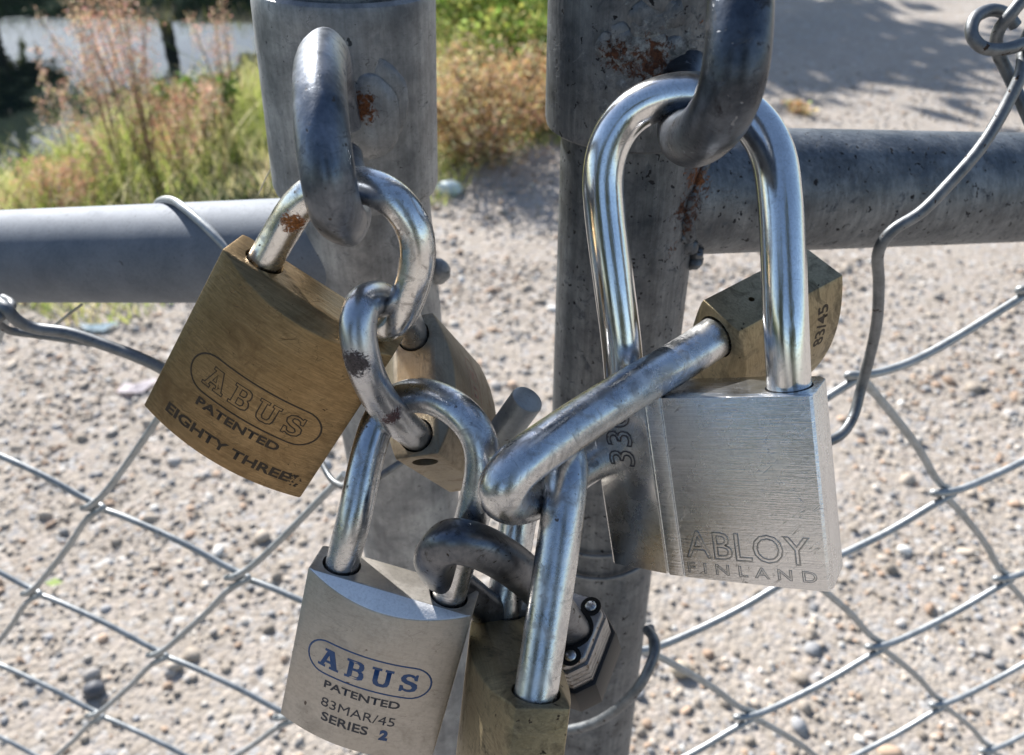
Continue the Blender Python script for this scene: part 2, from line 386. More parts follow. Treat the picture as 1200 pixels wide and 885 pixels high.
# tie wires of the gates
def wire(pts, r, parent, m=tie_m, n=8, name='tie_wire'):
    return tube_obj(name, [P(*p) for p in pts], r, m, parent, 14, n, 3)
wire([(182, 250, 400), (186, 237, 381), (202, 235, 362), (216, 244, 353), (238, 263, 347), (262, 287, 344), (290, 318, 343), (310, 345, 350), (318, 362, 372)], .0017, g1, wire_m)
wire([(-40, 352, 352), (-8, 352, 346), (8, 362, 342), (18, 374, 344), (38, 384, 348), (80, 390, 350), (125, 405, 352), (165, 420, 354), (200, 438, 357), (240, 470, 362)], .0024, g1)
wire([(-30, 362, 340), (-4, 378, 352), (12, 388, 358), (40, 392, 362), (75, 397, 360), (120, 404, 356)], .0016, g1)
wire([(-25, 385, 345), (0, 372, 343), (14, 358, 352), (4, 350, 362)], .0019, g1)
wire([(352, 470, 395), (372, 530, 385), (392, 566, 372), (430, 566, 352), (465, 545, 354), (510, 515, 370)], .0014, g1)
wire([(1225, 40, 296), (1198, 52, 294), (1176, 58, 293), (1152, 56, 292), (1139, 42, 292), (1142, 22, 293), (1160, 12, 295), (1178, 16, 298), (1190, 30, 300)], .0021, g2)
wire([(1230, -30, 288), (1200, -2, 290), (1182, 20, 292), (1170, 36, 296), (1168, 58, 301), (1180, 84, 303), (1196, 118, 303), (1215, 160, 303)], .0021, g2)
wire([(1215, 20, 300), (1200, 55, 298), (1197, 85, 296), (1180, 122, 298), (1150, 172, 300), (1112, 216, 303), (1078, 250, 306), (1046, 270, 308), (1030, 292, 312), (1030, 330, 326), (1028, 375, 338),
      (1020, 415, 349), (1009, 455, 356), (1000, 488, 356), (985, 510, 352), (960, 522, 348), (930, 540, 346)], .0021, g2)
wire([(758, 738, 398), (766, 748, 390), (768, 762, 384), (752, 800, 382), (722, 832, 392), (690, 850, 402), (650, 858, 412)], .0022, g2)
wire([(762, 735, 410), (765, 752, 404), (766, 775, 404)], .0020, g2)
for zz, dy in ((post_z(YR-.02, 640), .0), (post_z(YR-.02, 672), .003)):
    tube_obj('tie_wire', [Vector((XR+math.cos(a)*.0262, YR+math.sin(a)*.0262, zz+.004*math.cos(a)+dy)) for a in np.linspace(-PI*1.15, PI*.15, 22)], .0009, tie_m, g2, 10, 3)

# ------------------------------------------------------------------ steel links hanging on the collars
def facet(a): return 1/(abs(math.cos(a))**2.5+abs(math.sin(a))**2.5)**(1/2.5)*.97
t = thing('chain_link', 'grey steel link with ground flat sides hanging on the left collar above the brass lock', 'chain link', P(385, 150, 190), group='heavy steel links on the gate collars')
pts = [P(*p) for p in ((402, 150, 285), (394, 105, 276), (388, 76, 254), (383, 63, 230), (379, 64, 211), (375, 84, 198), (375, 120, 191), (378, 160, 188), (384, 205, 188), (391, 240, 193), (400, 258, 205), (407, 260, 222), (410, 245, 242), (408, 215, 264), (404, 185, 283))]
bm = bmesh.new(); tube(bm, smooth_path(catmull(pts, 10), 8), .0057, 28, prof=facet); obj('link', bm, steel_link, t, angle=50)
t2 = thing('chain_link', 'thick blackened steel link hanging on the right collar through the tall chrome shackle', 'chain link', P(865, 60, 190), group='heavy steel links on the gate collars')
pts = [P(*p) for p in ((790, -150, 272), (815, -175, 245), (842, -150, 215), (860, -90, 196), (867, -20, 187), (866, 40, 185), (860, 90, 187), (846, 130, 193), (826, 155, 205), (808, 163, 220), (800, 150, 238), (800, 120, 255), (800, 70, 268), (796, 0, 272), (788, -90, 274))]
bm = bmesh.new(); tube(bm, smooth_path(catmull(pts, 10), 8), .0070, 32); obj('link', bm, steel_black, t2, angle=60)

# ------------------------------------------------------------------ padlock builder
def section(W, te, b, n=22):
    s = [(-W/2, te/2), (-W/2, -te/2)]
    for k in range(1, n): x = -W/2+W*k/n; s.append((x, -(te/2+b*(1-(2*x/W)**2))))
    s += [(W/2, -te/2), (W/2, te/2)]
    for k in range(1, n): x = W/2-W*k/n; s.append((x, te/2+b*(1-(2*x/W)**2)))
    return s
def prism(sec, h):
    bm = bmesh.new()
    a = [bm.verts.new((x*.001, y*.001, 0)) for x, y in sec]; c = [bm.verts.new((x*.001, y*.001, -h*.001)) for x, y in sec]
    n = len(sec)
    bm.faces.new(a); bm.faces.new(c[::-1])
    for k in range(n): bm.faces.new((a[k], c[k], c[(k+1) % n], a[(k+1) % n]))
    bmesh.ops.recalc_face_normals(bm, faces=bm.faces)
    return bm
def cut(bm, co, no):
    g = bmesh.ops.bisect_plane(bm, geom=bm.verts[:]+bm.edges[:]+bm.faces[:], plane_co=Vector(co)*.001, plane_no=Vector(no), clear_outer=True)
    es = [e for e in g['geom_cut'] if isinstance(e, bmesh.types.BMEdge)]
    bmesh.ops.contextual_create(bm, geom=es)
    bmesh.ops.recalc_face_normals(bm, faces=bm.faces)
def soften(bm, off=.5, ang=38, seg=2):
    es = [e for e in bm.edges if len(e.link_faces) == 2 and e.calc_face_angle(0) > math.radians(ang)]
    bmesh.ops.bevel(bm, geom=es, offset=off*.001, segments=seg, affect='EDGES', profile=.5, clamp_overlap=True)
def bored(bm, cutters):
    """body mesh with real holes: cutters = (centre, axis, radius, depth) in mm"""
    me = bpy.data.meshes.new('tmp'); bm.to_mesh(me); bm.free(); o = bpy.data.objects.new('tmp', me); COL.objects.link(o)
    cm = bmesh.new()
    for c, ax, r, dep in cutters:
        ax = Vector(ax).normalized(); c = Vector(c)
        mt = Matrix.Translation((c-ax*(dep/2-1))*.001) @ ax.to_track_quat('Z', 'Y').to_matrix().to_4x4()
        bmesh.ops.create_cone(cm, cap_ends=True, segments=40, radius1=r*.001, radius2=r*.001, depth=(dep+2)*.001, matrix=mt)
    ce = bpy.data.meshes.new('tmpc'); cm.to_mesh(ce); cm.free(); co = bpy.data.objects.new('tmpc', ce); COL.objects.link(co)
    md = o.modifiers.new('b', 'BOOLEAN'); md.operation = 'DIFFERENCE'; md.solver = 'EXACT'; md.object = co
    dg = bpy.context.evaluated_depsgraph_get(); res = bpy.data.meshes.new_from_object(o.evaluated_get(dg))
    bpy.data.objects.remove(o); bpy.data.objects.remove(co)
    return res
def lock_body(th, m, W, h, te, b, legs, r_leg, chamf=(3.5, 35), extra=()):
    bm = prism(section(W, te, b), h)
    if chamf:
        yy, an = chamf; s = math.sin(math.radians(an)); c = math.cos(math.radians(an))
        cut(bm, (0, -(te/2+.3), 0), (0, -s, c)); cut(bm, (0, (te/2+.3), 0), (0, s, c))
    soften(bm, .45)
    me = bored(bm, [((x, 0, 0), (0, 0, 1), r_leg+.7, 7) for x in legs]+list(extra))
    me.name = 'body'
    return link('body', me, m, th, local=True, angle=28)
def local_path(th, pts):
    inv = th.matrix_basis.inverted()
    return [inv @ (P(*p) if not isinstance(p, Vector) else p) for p in pts]
def shackle(th, pts, r, m, prof=None, legs=None, n=10, sm=10, seg=32, name='shackle'):
    """pts: survey points of the bow; legs: the two local (x, y) positions (mm) where it sinks into the body"""
    lp = local_path(th, pts)
    if legs:
        for e, (x, y) in ((0, legs[0]), (-1, legs[1])):
            lp[e] = Vector((x, y, 0))*.001
            q = lp[1] if e == 0 else lp[-2]
            deep = lp[e] + (lp[e]-q).normalized()*.0045
            lp = [deep]+lp if e == 0 else lp+[deep]
    bm = bmesh.new(); tube(bm, smooth_path(catmull(lp, n), sm), r*.001, seg, prof=prof)
    return obj(name, bm, m, th, local=True, angle=60)

# lettering
GLYPH = {
 'A': [[(0,0),(.36,0),(.36,.13),(.28,.13),(.325,.27),(.575,.27),(.62,.13),(.54,.13),(.54,0),(.98,0),(.98,.13),(.90,.13),(.65,1),(.22,1),(.22,.87),(.33,.87),(.10,.13),(0,.13)], [(.37,.40),(.54,.40),(.455,.70)]],
 'B': [[(0,0),(.62,0),(.8,.08),(.85,.26),(.8,.44),(.70,.52),(.78,.6),(.8,.76),(.75,.92),(.6,1),(0,1),(0,.87),(.1,.87),(.1,.13),(0,.13)], [(.32,.14),(.32,.44),(.54,.44),(.61,.36),(.61,.22),(.54,.14)], [(.32,.57),(.32,.86),(.5,.86),(.57,.8),(.57,.64),(.5,.57)]],
 'U': [[(0,1),(0,.87),(.1,.87),(.1,.25),(.17,.08),(.34,0),(.62,0),(.78,.08),(.84,.25),(.84,.87),(.94,.87),(.94,1),(.56,1),(.56,.87),(.64,.87),(.64,.3),(.58,.17),(.4,.17),(.32,.3),(.32,.87),(.42,.87),(.42,1)]],
 'S': [[(.05,0),(.05,.34),(.18,.34),(.24,.18),(.38,.13),(.52,.16),(.58,.26),(.5,.37),(.25,.45),(.08,.56),(.03,.74),(.12,.92),(.32,1),(.5,.98),(.62,.92),(.64,1),(.74,1),(.74,.66),(.62,.66),(.56,.8),(.42,.87),(.3,.84),(.25,.74),(.32,.65),(.58,.57),(.76,.46),(.8,.26),(.72,.08),(.52,0),(.34,.01),(.2,.08),(.16,0)]],
}
def curve_mesh(cu):
    o = bpy.data.objects.new('tmp', cu); COL.objects.link(o)
    dg = bpy.context.evaluated_depsgraph_get(); dg.update()
    me = bpy.data.meshes.new_from_object(o.evaluated_get(dg)); bpy.data.objects.remove(o)
    me.materials.clear()
    return me
def logo_mesh(width, height, outline=0.):
    cu = bpy.data.curves.new('logo', 'CURVE'); cu.dimensions = '2D'; cu.fill_mode = 'NONE' if outline else 'BOTH'
    if outline: cu.dimensions = '3D'; cu.bevel_depth = outline; cu.bevel_resolution = 1; cu.fill_mode = 'FULL'
    x0 = 0.; tot = .98+.85+.94+.80+3*.28
    for ch in 'ABUS':
        for loop in GLYPH[ch]:
            sp = cu.splines.new('POLY'); sp.points.add(len(loop)-1)
            for p, (x, y) in zip(sp.points, loop): p.co = ((x0+x)/tot*width-width/2, y*height, 0, 1)
            sp.use_cyclic_u = True
        x0 += {'A': .98, 'B': .85, 'U': .94, 'S': .80}[ch]+.28
    return curve_mesh(cu)
def text_mesh(s, height, width=None, outline=0., bold=0., spacing=1.):
    cu = bpy.data.curves.new('txt', 'FONT'); cu.body = s; cu.size = 1; cu.align_x = 'CENTER'; cu.space_character = spacing
    cu.resolution_u = 3
    if outline: cu.fill_mode = 'NONE'; cu.bevel_depth = outline/height*.72; cu.bevel_resolution = 1
    else: cu.offset = bold
    me = curve_mesh(cu)
    co = np.array([v.co[:] for v in me.vertices]); hh = .72
    sx = height/hh
    if width: sx = width/(co[:, 0].max()-co[:, 0].min())
    mid = (co[:, 0].max()+co[:, 0].min())/2
    for v in me.vertices: v.co = ((v.co.x-mid)*sx, v.co.y*height/hh, v.co.z*height/hh)
    return me
def stadium_mesh(w_, h_, r):
    bm = bmesh.new(); pts = []
    R_ = h_/2; n = 14
    for k in range(30): pts.append(Vector((-w_/2+R_+(w_-h_)*k/30, -R_, 0)))
    for k in range(n): a = -PI/2+PI*k/n; pts.append(Vector((w_/2-R_+R_*math.cos(a), R_*math.sin(a), 0)))
    for k in range(30): pts.append(Vector((w_/2-R_-(w_-h_)*k/30, R_, 0)))
    for k in range(n): a = PI/2+PI*k/n; pts.append(Vector((-w_/2+R_+R_*math.cos(a), R_*math.sin(a), 0)))
    tube(bm, pts, r, 8, closed=True)
    me = bpy.data.meshes.new('oval'); bm.to_mesh(me); bm.free(); return me
def put_text(name, me, th, m, cx, cz, surf, eps=.04, rot=0., flat=.35):
    """lay lettering (mm, in x/y) on the curved front y = surf(x)"""
    c, s = math.cos(rot), math.sin(rot)
    for v in me.vertices:
        x, y, z = v.co; X = cx+c*x-s*y; Z = cz+s*x+c*y
        v.co = (X*.001, (surf(X)-eps-z*flat)*.001, Z*.001)
    return link(name, me, m, th, local=True, angle=None)
def surf_fn(W, te, b): return lambda x: -(te/2+b*(1-(2*x/W)**2))

# ------------------------------------------------------------------ brass lock, lower left of its link
TA = [[0.8327, 0.1298, 0.5382, -49.5812], [-0.5349, 0.4396, 0.7216, 21.1525], [-0.143, -0.8888, 0.4355, -225.6119]]
W_, h_, te_, b_ = 48.8, 54.2, 12.2, 5.5
A = thing('padlock', 'brushed brass padlock with EIGHTY THREE stamped along its lower edge, tilted at left', 'padlock', mat=M4(TA))
lock_body(A, brass_a, W_, h_, te_, b_, (-15.3, 15.3), 4.4)
shackle(A, [(311, 306, 223), (330, 272, 219), (351, 240, 213), (384, 219, 208), (426, 217, 206), (464, 236, 205), (486, 270, 207), (489, 305, 210), (480, 342, 214), (463, 376, 220), (449, 398, 226)], 4.35, chrome_a, legs=((-15.3, 0), (15.3, 0)))
sf = surf_fn(W_, te_, b_)
put_text('logo', logo_mesh(28.5, 6.6, .20), A, engr, 1.0, -34.6, sf, .0)
put_text('logo_oval', stadium_mesh(37.6, 11.6, .24), A, engr, 0.9, -31.2, sf, .0)
put_text('lettering', text_mesh('PATENTED', 2.7, 24.6, bold=.03), A, engr, .2, -41.2, sf)
put_text('lettering', text_mesh('EIGHTY THREE', 3.1, 37.5, bold=.03), A, engr, .3, -49.6, sf)
bm = bmesh.new()
for k in range(26):
    x = rnd.uniform(18.5, 22); z = rnd.uniform(-50.5, -46.5); blob(bm, Vector((x*.001, sf(x)*.001, z*.001)), rnd.uniform(.00015, .0004), 1, .3, (1.6, .3, 1), rnd)
obj('stamp_mark', bm, engr, A, local=True)

# ------------------------------------------------------------------ nickel lock, bottom left
TB = [[0.9607, 0.1352, 0.2426, -31.8766], [-0.2753, 0.3471, 0.8965, -55.2862], [0.037, -0.928, 0.3707, -242.2265]]
W_, h_, te_, b_ = 45.8, 51.9, 11.5, 5.2
bare = metal('sunlit_bare_bevel', (.80, .81, .84), (.88, .89, .92), .35, (.45, .6), 200, 1500, bump=.5)  # bare metal bevel, with the brightness of direct sun painted into its colour
B = thing('padlock', 'dull silvery padlock with blue lettering and a bright slanted upper edge, at bottom left', 'padlock', mat=M4(TB))
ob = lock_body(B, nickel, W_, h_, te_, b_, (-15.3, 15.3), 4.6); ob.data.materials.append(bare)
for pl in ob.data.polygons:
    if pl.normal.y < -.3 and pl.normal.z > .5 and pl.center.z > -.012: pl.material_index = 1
shackle(B, [(399, 660, 243), (415, 607, 238), (434, 520, 239), (450, 483, 240), (476, 465, 237), (508, 466, 231), (540, 484, 226), (561, 512, 224), (566, 548, 225), (558, 590, 228), (547, 628, 232), (537, 660, 237), (529, 701, 242)], 4.6, steel_s, legs=((-15.3, 0), (15.3, 0)))
sf = surf_fn(W_, te_, b_)
put_text('logo', logo_mesh(28.4, 6.2), B, ink_blue, -.3, -27.2, sf)
put_text('logo_oval', stadium_mesh(35.2, 10.6, .26), B, ink_blue, -.3, -24.1, sf, .0)
put_text('lettering', text_mesh('PATENTED', 2.5, 22.0, bold=.025), B, ink_dark, -.4, -33.7, sf)
put_text('lettering', text_mesh('83MAR/45', 3.2, 21.6, bold=.0), B, ink_dark, -.4, -40.2, sf)
put_text('lettering', text_mesh('SERIES', 3.0, 14.0, bold=.02), B, ink_dark, -3.3, -45.0, sf)
put_text('lettering', text_mesh('2', 3.3, 2.5, bold=.07), B, ink_blue, 8.2, -45.4, sf)

# ------------------------------------------------------------------ pale brass lock behind, its shackle through both
TD = [[-0.0665, -0.9617, -0.2658, -28.0491], [0.9355, -0.1528, 0.3186, -1.943], [-0.347, -0.2275, 0.9099, -255.473]]
W_, h_, te_, b_ = 43.2, 46, 12.6, 5
D = thing('padlock', 'pale brass padlock hanging sideways behind the chipped steel shackle, side hole in its end', 'padlock', mat=M4(TD))
lock_body(D, brass_d, W_, h_, te_, b_, (-15.3, 15.3), 4.3, extra=[((-21.6, 0, -6.5), (-1, 0, 0), 3.7, 6)])
shackle(D, [(486, 512, 251), (466, 493, 236), (442, 463, 223), (426, 425, 214), (419, 386, 211), (424, 360, 212), (438, 350, 219), (453, 354, 232), (472, 368, 247), (491, 388, 262)], 4.45, steel_chip, legs=((-15.3, 0), (15.3, 0)))
sf = surf_fn(W_, te_, b_)
put_text('logo_oval', stadium_mesh(30, 10, .2), D, logo_m, 0, -24, sf, .0, rot=0)
put_text('lettering', logo_mesh(22, 5), D, logo_m, 0, -26.5, sf)

# ------------------------------------------------------------------ big satin lock at right
x = Vector((.855, .03, .515)).normalized(); z = Vector((-.105, .957, .255)); z = (z-x*x.dot(z)); z.normalize(); y = z.cross(x)
tl = Vector(((774-CX)/F, -(467-CY)/F, -1))*237
og = tl+x*9
TJ = [[x[i], y[i], z[i], og[i]] for i in range(3)]
J = thing('padlock', 'large satin steel padlock with a tall chrome shackle, at right in front of the post', 'padlock', mat=M4(TJ))
sec = [(-33, 15), (-33, 5.2), (-32.2, 4.2), (-14.6, .9), (-14.3, 1.5), (-13.9, 1.5), (-13.6, .45), (-9.35, .1), (-9.2, .55), (-8.8, .55), (-8.65, 0), (29.6, 0), (30.3, .8), (30.7, 3), (30.7, 15), (29, 17.5), (22, 19), (-24, 19), (-31.5, 17)]
bm = prism(sec, 53)
cut(bm, (0, 0, -52.6), (-.02, -.10, -1)); soften(bm, .45, 50)
me = bored(bm, [((-22.85, 8.5, 0), (0, 0, 1), 6.05, 7), ((22.85, 8.5, 0), (0, 0, 1), 6.05, 7)]); me.name = 'body'
ob = link('body', me, satin_j, J, local=True, angle=25); ob.data.materials.append(mirror_j)
for pl in ob.data.polygons:
    if pl.normal.y < -.5 and pl.center.x < -.0138: pl.material_index = 1
shackle(J, [(735, 450, 250), (728, 400, 247), (719, 330, 243), (709, 250, 240), (707, 205, 238), (715, 168, 236), (735, 137, 234), (770, 116, 231), (812, 110, 229), (850, 119, 227), (884, 143, 225), (905, 178, 223), (914, 230, 222), (918, 300, 222), (921, 380, 223), (923, 447, 226)], 5.6, chrome_j, legs=((-22.85, 8.5), (22.85, 8.5)), sm=8)
put_text('lettering', text_mesh('ABLOY', 8.2, 34, outline=.22), J, engr_j, 9.4, -46.0, lambda x: 0., .0)
put_text('lettering', text_mesh('FINLAND', 3.2, 35.0, outline=.12, spacing=1.7), J, engr_j, 9.8, -50.7, lambda x: 0., .0)
engr_d = metal('engraved_edge_dark', (.10, .10, .11), (.16, .16, .17), .8, (.3, .4))
put_text('lettering', text_mesh('330', 8.5, 17, outline=.24), J, engr_d, -20, -12, lambda x: .75+(-14.6-x)*.187, .0, rot=PI/2)

# ------------------------------------------------------------------ brass lock behind the satin one, with the thick slanting shackle
TF = [[-0.013, -0.5476, -0.8366, 57.701], [0.6512, 0.6303, -0.4227, 2.3926], [0.7588, -0.5503, 0.3484, -261.1755]]
W_, h_, te_, b_ = 45, 40, 14.6, 4.5
Fm = thing('padlock', 'brown brass padlock lying sideways behind the tall chrome shackle, small hole in its end', 'padlock', mat=M4(TF))
lock_body(Fm, brass_b, W_, h_, te_, b_, (-14, 14), 5.7, extra=[((22.5, 0, -11.5), (1, 0, 0), .9, 4)])
shackle(Fm, [(842, 394, 253), (800, 421, 245), (740, 456, 233), (682, 493, 222), (640, 522, 213), (603, 550, 207), (588, 574, 207), (601, 588, 217), (636, 578, 237), (672, 554, 253), (705, 533, 264), (760, 500, 275), (815, 440, 276)], 5.9, steel_s, legs=((14, 0), (-14, 0)))
sf = surf_fn(W_, te_, b_)
put_text('lettering', text_mesh('83/45', 4, 15, bold=.02), Fm, engr, 9, -34, sf)
put_text('lettering', text_mesh('OO', 2.6, 5, outline=.12), Fm, engr_j, 60, 60, sf) if False else None

# ------------------------------------------------------------------ olive brass lock, bottom middle, seen end on
TE = [[0.1795, 0.9773, 0.1125, 1.5745], [-0.1493, -0.086, 0.985, -73.3924], [0.9724, -0.1936, 0.1305, -240.5531]]
W_, h_, te_, b_ = 63.9, 50, 13.3, 5.5
E_ = thing('padlock', 'worn olive brass padlock seen end on at bottom centre, patches of sun on its side', 'padlock', mat=M4(TE))
lock_body(E_, brass_b, W_, h_, te_, b_, (-24, 24), 5.4)
shackle(E_, [(592, 714, 263), (600, 655, 262), (609, 600, 261), (620, 560, 259), (632, 532, 252), (645, 518, 243), (657, 520, 232), (664, 542, 225), (662, 580, 221), (654, 640, 219), (642, 720, 218), (628, 811, 217)], 5.4, steel_s, legs=((-24, 0), (24, 0)))

# ------------------------------------------------------------------ laminated lock with the dark shackle
ay = Vector((.40, .69, -.60)).normalized(); e = Vector((.30, -.57, -.77)); e = (e-ay*ay.dot(e)).normalized(); az = -e; ax = ay.cross(az)
og = Vector(((679-CX)/F, -(739-CY)/F, -1))*262 - ax*9.5
TI = [[ax[i], ay[i], az[i], og[i]] for i in range(3)]
I_ = thing('padlock', 'small steel padlock with round rivets and a dark squarish shackle, behind the olive brass one', 'padlock', mat=M4(TI))
hw, ht = 14.5, 12.5
sec = [(-hw+5, -ht), (hw-4.5, -ht), (hw, -ht+4.5), (hw, ht-4.5), (hw-4.5, ht), (-hw+5, ht), (-hw, ht-5), (-hw, -ht+5)]
bm = prism([(x*.97, y*.96) for x, y in sec], 3.2); soften(bm, .9, 40, 3)
for k in range(6):
    q = prism([(x*1.01, y*1.01) for x, y in sec], 2.4)
    soften(q, .22, 60)
    me = bpy.data.meshes.new('q'); q.to_mesh(me); q.free(); me.transform(Matrix.Translation((0, 0, -.0031-k*.00245))); bm.from_mesh(me)
obj('body', bm, lamin, I_, local=True, angle=30)
bm = prism([(x*1.10, y*1.12) for x, y in sec], 12); soften(bm, 1.2, 50); me = bpy.data.meshes.new('bumper'); bm.to_mesh(me); bm.free(); me.transform(Matrix.Translation((0, 0, -.0125)))
link('bumper', me, black_m, I_, local=True)
for (x, y) in ((hw-4.5, -ht+4), (-hw+4.5, -ht+4), (hw-4.5, ht-4), (-hw+4.5, ht-4)):
    bm = bmesh.new(); bmesh.ops.create_cone(bm, cap_ends=True, segments=28, radius1=.0031, radius2=.0031, depth=.0003, matrix=Matrix.Translation((x*.001, y*.001, .00018)))
    rv = obj('rivet_recess', bm, hole_m, I_, local=True)  # flat disc on the plate; the recess shade is only its colour
    bm = bmesh.new(); blob(bm, Vector((x*.001, y*.001, .0004)), .0018, 3, 0, (1, 1, .5)); obj('rivet', bm, steel_s, I_, local=True)
bm = bmesh.new()
for xx in (7, -7):
    bmesh.ops.create_cone(bm, cap_ends=True, segments=40, radius1=.0066, radius2=.0066, depth=.0003, matrix=Matrix.Translation((xx*.001, 0, .00017)))
obj('shackle_recess', bm, hole_m, I_, local=True)
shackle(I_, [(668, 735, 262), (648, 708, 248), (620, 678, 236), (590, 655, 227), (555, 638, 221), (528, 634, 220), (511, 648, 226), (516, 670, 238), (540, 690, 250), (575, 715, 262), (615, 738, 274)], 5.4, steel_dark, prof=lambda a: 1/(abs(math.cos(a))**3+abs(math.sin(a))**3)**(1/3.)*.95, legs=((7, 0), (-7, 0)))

# ------------------------------------------------------------------ short pin
t = thing('steel_pin', 'short plain grey steel pin poking up between the two gate posts', 'pin', P(600, 490, 262))
pa, pb = P(619, 467, 262), P(560, 548, 284); L = (pb-pa).length
bm = bmesh.new(); lathe(bm, pa, pb, [(0, 0), (0, .0042), (.0004, .0048), (.001, .0050), (L, .0050), (L, 0)], 32); obj('shaft', bm, wire_m, t)

# ------------------------------------------------------------------ ground, water
bank_a, bank_b = G(-40, 262), G(330, 62)
bd = (bank_b-bank_a); bd.z = 0; bd.normalize(); bn = Vector((-bd.y, bd.x, 0))     # towards the water
edge_a, edge_b = G(10, 372), G(560, 190)
ed = (edge_b-edge_a); ed.z = 0; ed.normalize(); en = Vector((-ed.y, ed.x, 0))     # towards the grass
def gh(x, y):
    d = (x-bank_a.x)*bn.x+(y-bank_a.y)*bn.y
    e_ = (x-edge_a.x)*en.x+(y-edge_a.y)*en.y
    d += .18*math.sin(x*1.7+y)+.1*math.sin(3.1*y+1)
    s = lambda t: max(0, min(1, t))**2*(3-2*max(0, min(1, t)))
    h = -.85*s((d+.15)/.9)
    h = max(h, -.85+1.3*s((d-5.0)/1.4), -.85+.92*s((y-7.3+.1*math.sin(2*x))/1.2)) if d > .6 else h
    if d < 0 and e_ > 0: h += .05*s(e_/.5)*(1+.5*math.sin(x*3)*math.sin(y*2.3))
    return h
xs = np.sinh(np.linspace(-5.2, 5.2, 320))*1.9; ys = np.sinh(np.linspace(-5.2, 5.2, 320))*1.9+2.5
verts = [(x, y, gh(x, y)) for y in ys for x in xs]; n = len(xs)
faces = [(j*n+i, j*n+i+1, (j+1)*n+i+1, (j+1)*n+i) for j in range(len(ys)-1) for i in range(n-1)]
me = bpy.data.meshes.new('ground'); me.from_pydata(verts, [], faces)
m, nt, b = new_mat('gravel_ground'); v = coords(nt, 'world')
vor = N(nt, 'ShaderNodeTexVoronoi'); vor.inputs['Scale'].default_value = 85; nt.links.new(v, vor.inputs['Vector'])
vor2 = N(nt, 'ShaderNodeTexVoronoi'); vor2.inputs['Scale'].default_value = 190; nt.links.new(v, vor2.inputs['Vector'])
hs = N(nt, 'ShaderNodeSeparateColor'); nt.links.new(vor.outputs['Color'], hs.inputs[0])
cr = N(nt, 'ShaderNodeValToRGB'); nt.links.new(hs.outputs[0], cr.inputs[0])
els = cr.color_ramp.elements; els[0].color = (.27, .23, .19, 1); els[1].color = (.55, .53, .50, 1)
for p, c in ((.3, (.38, .33, .28, 1)), (.55, (.33, .295, .265, 1)), (.75, (.44, .38, .33, 1)), (.9, (.28, .28, .29, 1))):
    e = els.new(p); e.color = c
dust = mixc(nt, mapr(nt, noise(nt, v, 5, 5), .35, .65), (.285, .248, .208), (.375, .335, .288))
gcol = mixc(nt, mapr(nt, noise(nt, v, 14, 4), .35, .6, .25, .9), dust, cr.outputs[0])
dot = N(nt, 'ShaderNodeVectorMath'); dot.operation = 'DOT_PRODUCT'; nt.links.new(v, dot.inputs[0]); dot.inputs[1].default_value = (en.x, en.y, 0)
ee = math_(nt, 'SUBTRACT', dot.outputs['Value'], edge_a.x*en.x+edge_a.y*en.y)
ee = math_(nt, 'ADD', ee, math_(nt, 'MULTIPLY', math_(nt, 'SUBTRACT', noise(nt, v, 3, 4), .5), .5))
sx = N(nt, 'ShaderNodeSeparateXYZ'); nt.links.new(v, sx.inputs[0])
rr_ = math_(nt, 'SUBTRACT', math_(nt, 'MULTIPLY', sx.outputs[1], .12), sx.outputs[0])
gm = math_(nt, 'MULTIPLY', mapr(nt, ee, -.05, .15), mapr(nt, rr_, -.05, .12))
soil = mixc(nt, mapr(nt, noise(nt, v, 9, 5), .35, .65), (.10, .09, .045), (.09, .13, .04))
nt.links.new(mixc(nt, gm, gcol, soil), b.inputs['Base Color']); b.inputs['Roughness'].default_value = .9; b.inputs['Specular IOR Level'].default_value = .25
bp = N(nt, 'ShaderNodeBump'); bp.inputs['Strength'].default_value = .5; bp.inputs['Distance'].default_value = .006
hh = math_(nt, 'ADD', math_(nt, 'MULTIPLY', vor.outputs['Distance'], -1.2), math_(nt, 'MULTIPLY', vor2.outputs['Distance'], -.6)); nt.links.new(hh, bp.inputs['Height']); nt.links.new(bp.outputs[0], b.inputs['Normal'])
go = link('ground', me, m, angle=None); tag(go, 'pale gravel and bare ground with a grassy bank', kind='structure')
bm = bmesh.new(); c = bank_a+bn*2.4
q = [c-bd*60-bn*2.9+Vector((0, 0, -.30)), c+bd*60-bn*2.9+Vector((0, 0, -.30)), c+bd*60+bn*4+Vector((0, 0, -.30)), c-bd*60+bn*4+Vector((0, 0, -.30))]
bm.faces.new([bm.verts.new(Vector((p.x, p.y, -.30))) for p in q])
m, nt, b = new_mat('dark_water'); b.inputs['Base Color'].default_value = (.018, .026, .022, 1); b.inputs['Roughness'].default_value = .03; b.inputs['IOR'].default_value = 1.33
v = coords(nt, 'world'); bp = N(nt, 'ShaderNodeBump'); bp.inputs['Strength'].default_value = .12; bp.inputs['Distance'].default_value = .02
nt.links.new(noise(nt, scaled(nt, v, (1, 1, 1)), 3.5, 3, .5, .4), bp.inputs['Height']); nt.links.new(bp.outputs[0], b.inputs['Normal'])
tag(obj('water', bm, m), 'dark still water beside the bank', kind='structure')

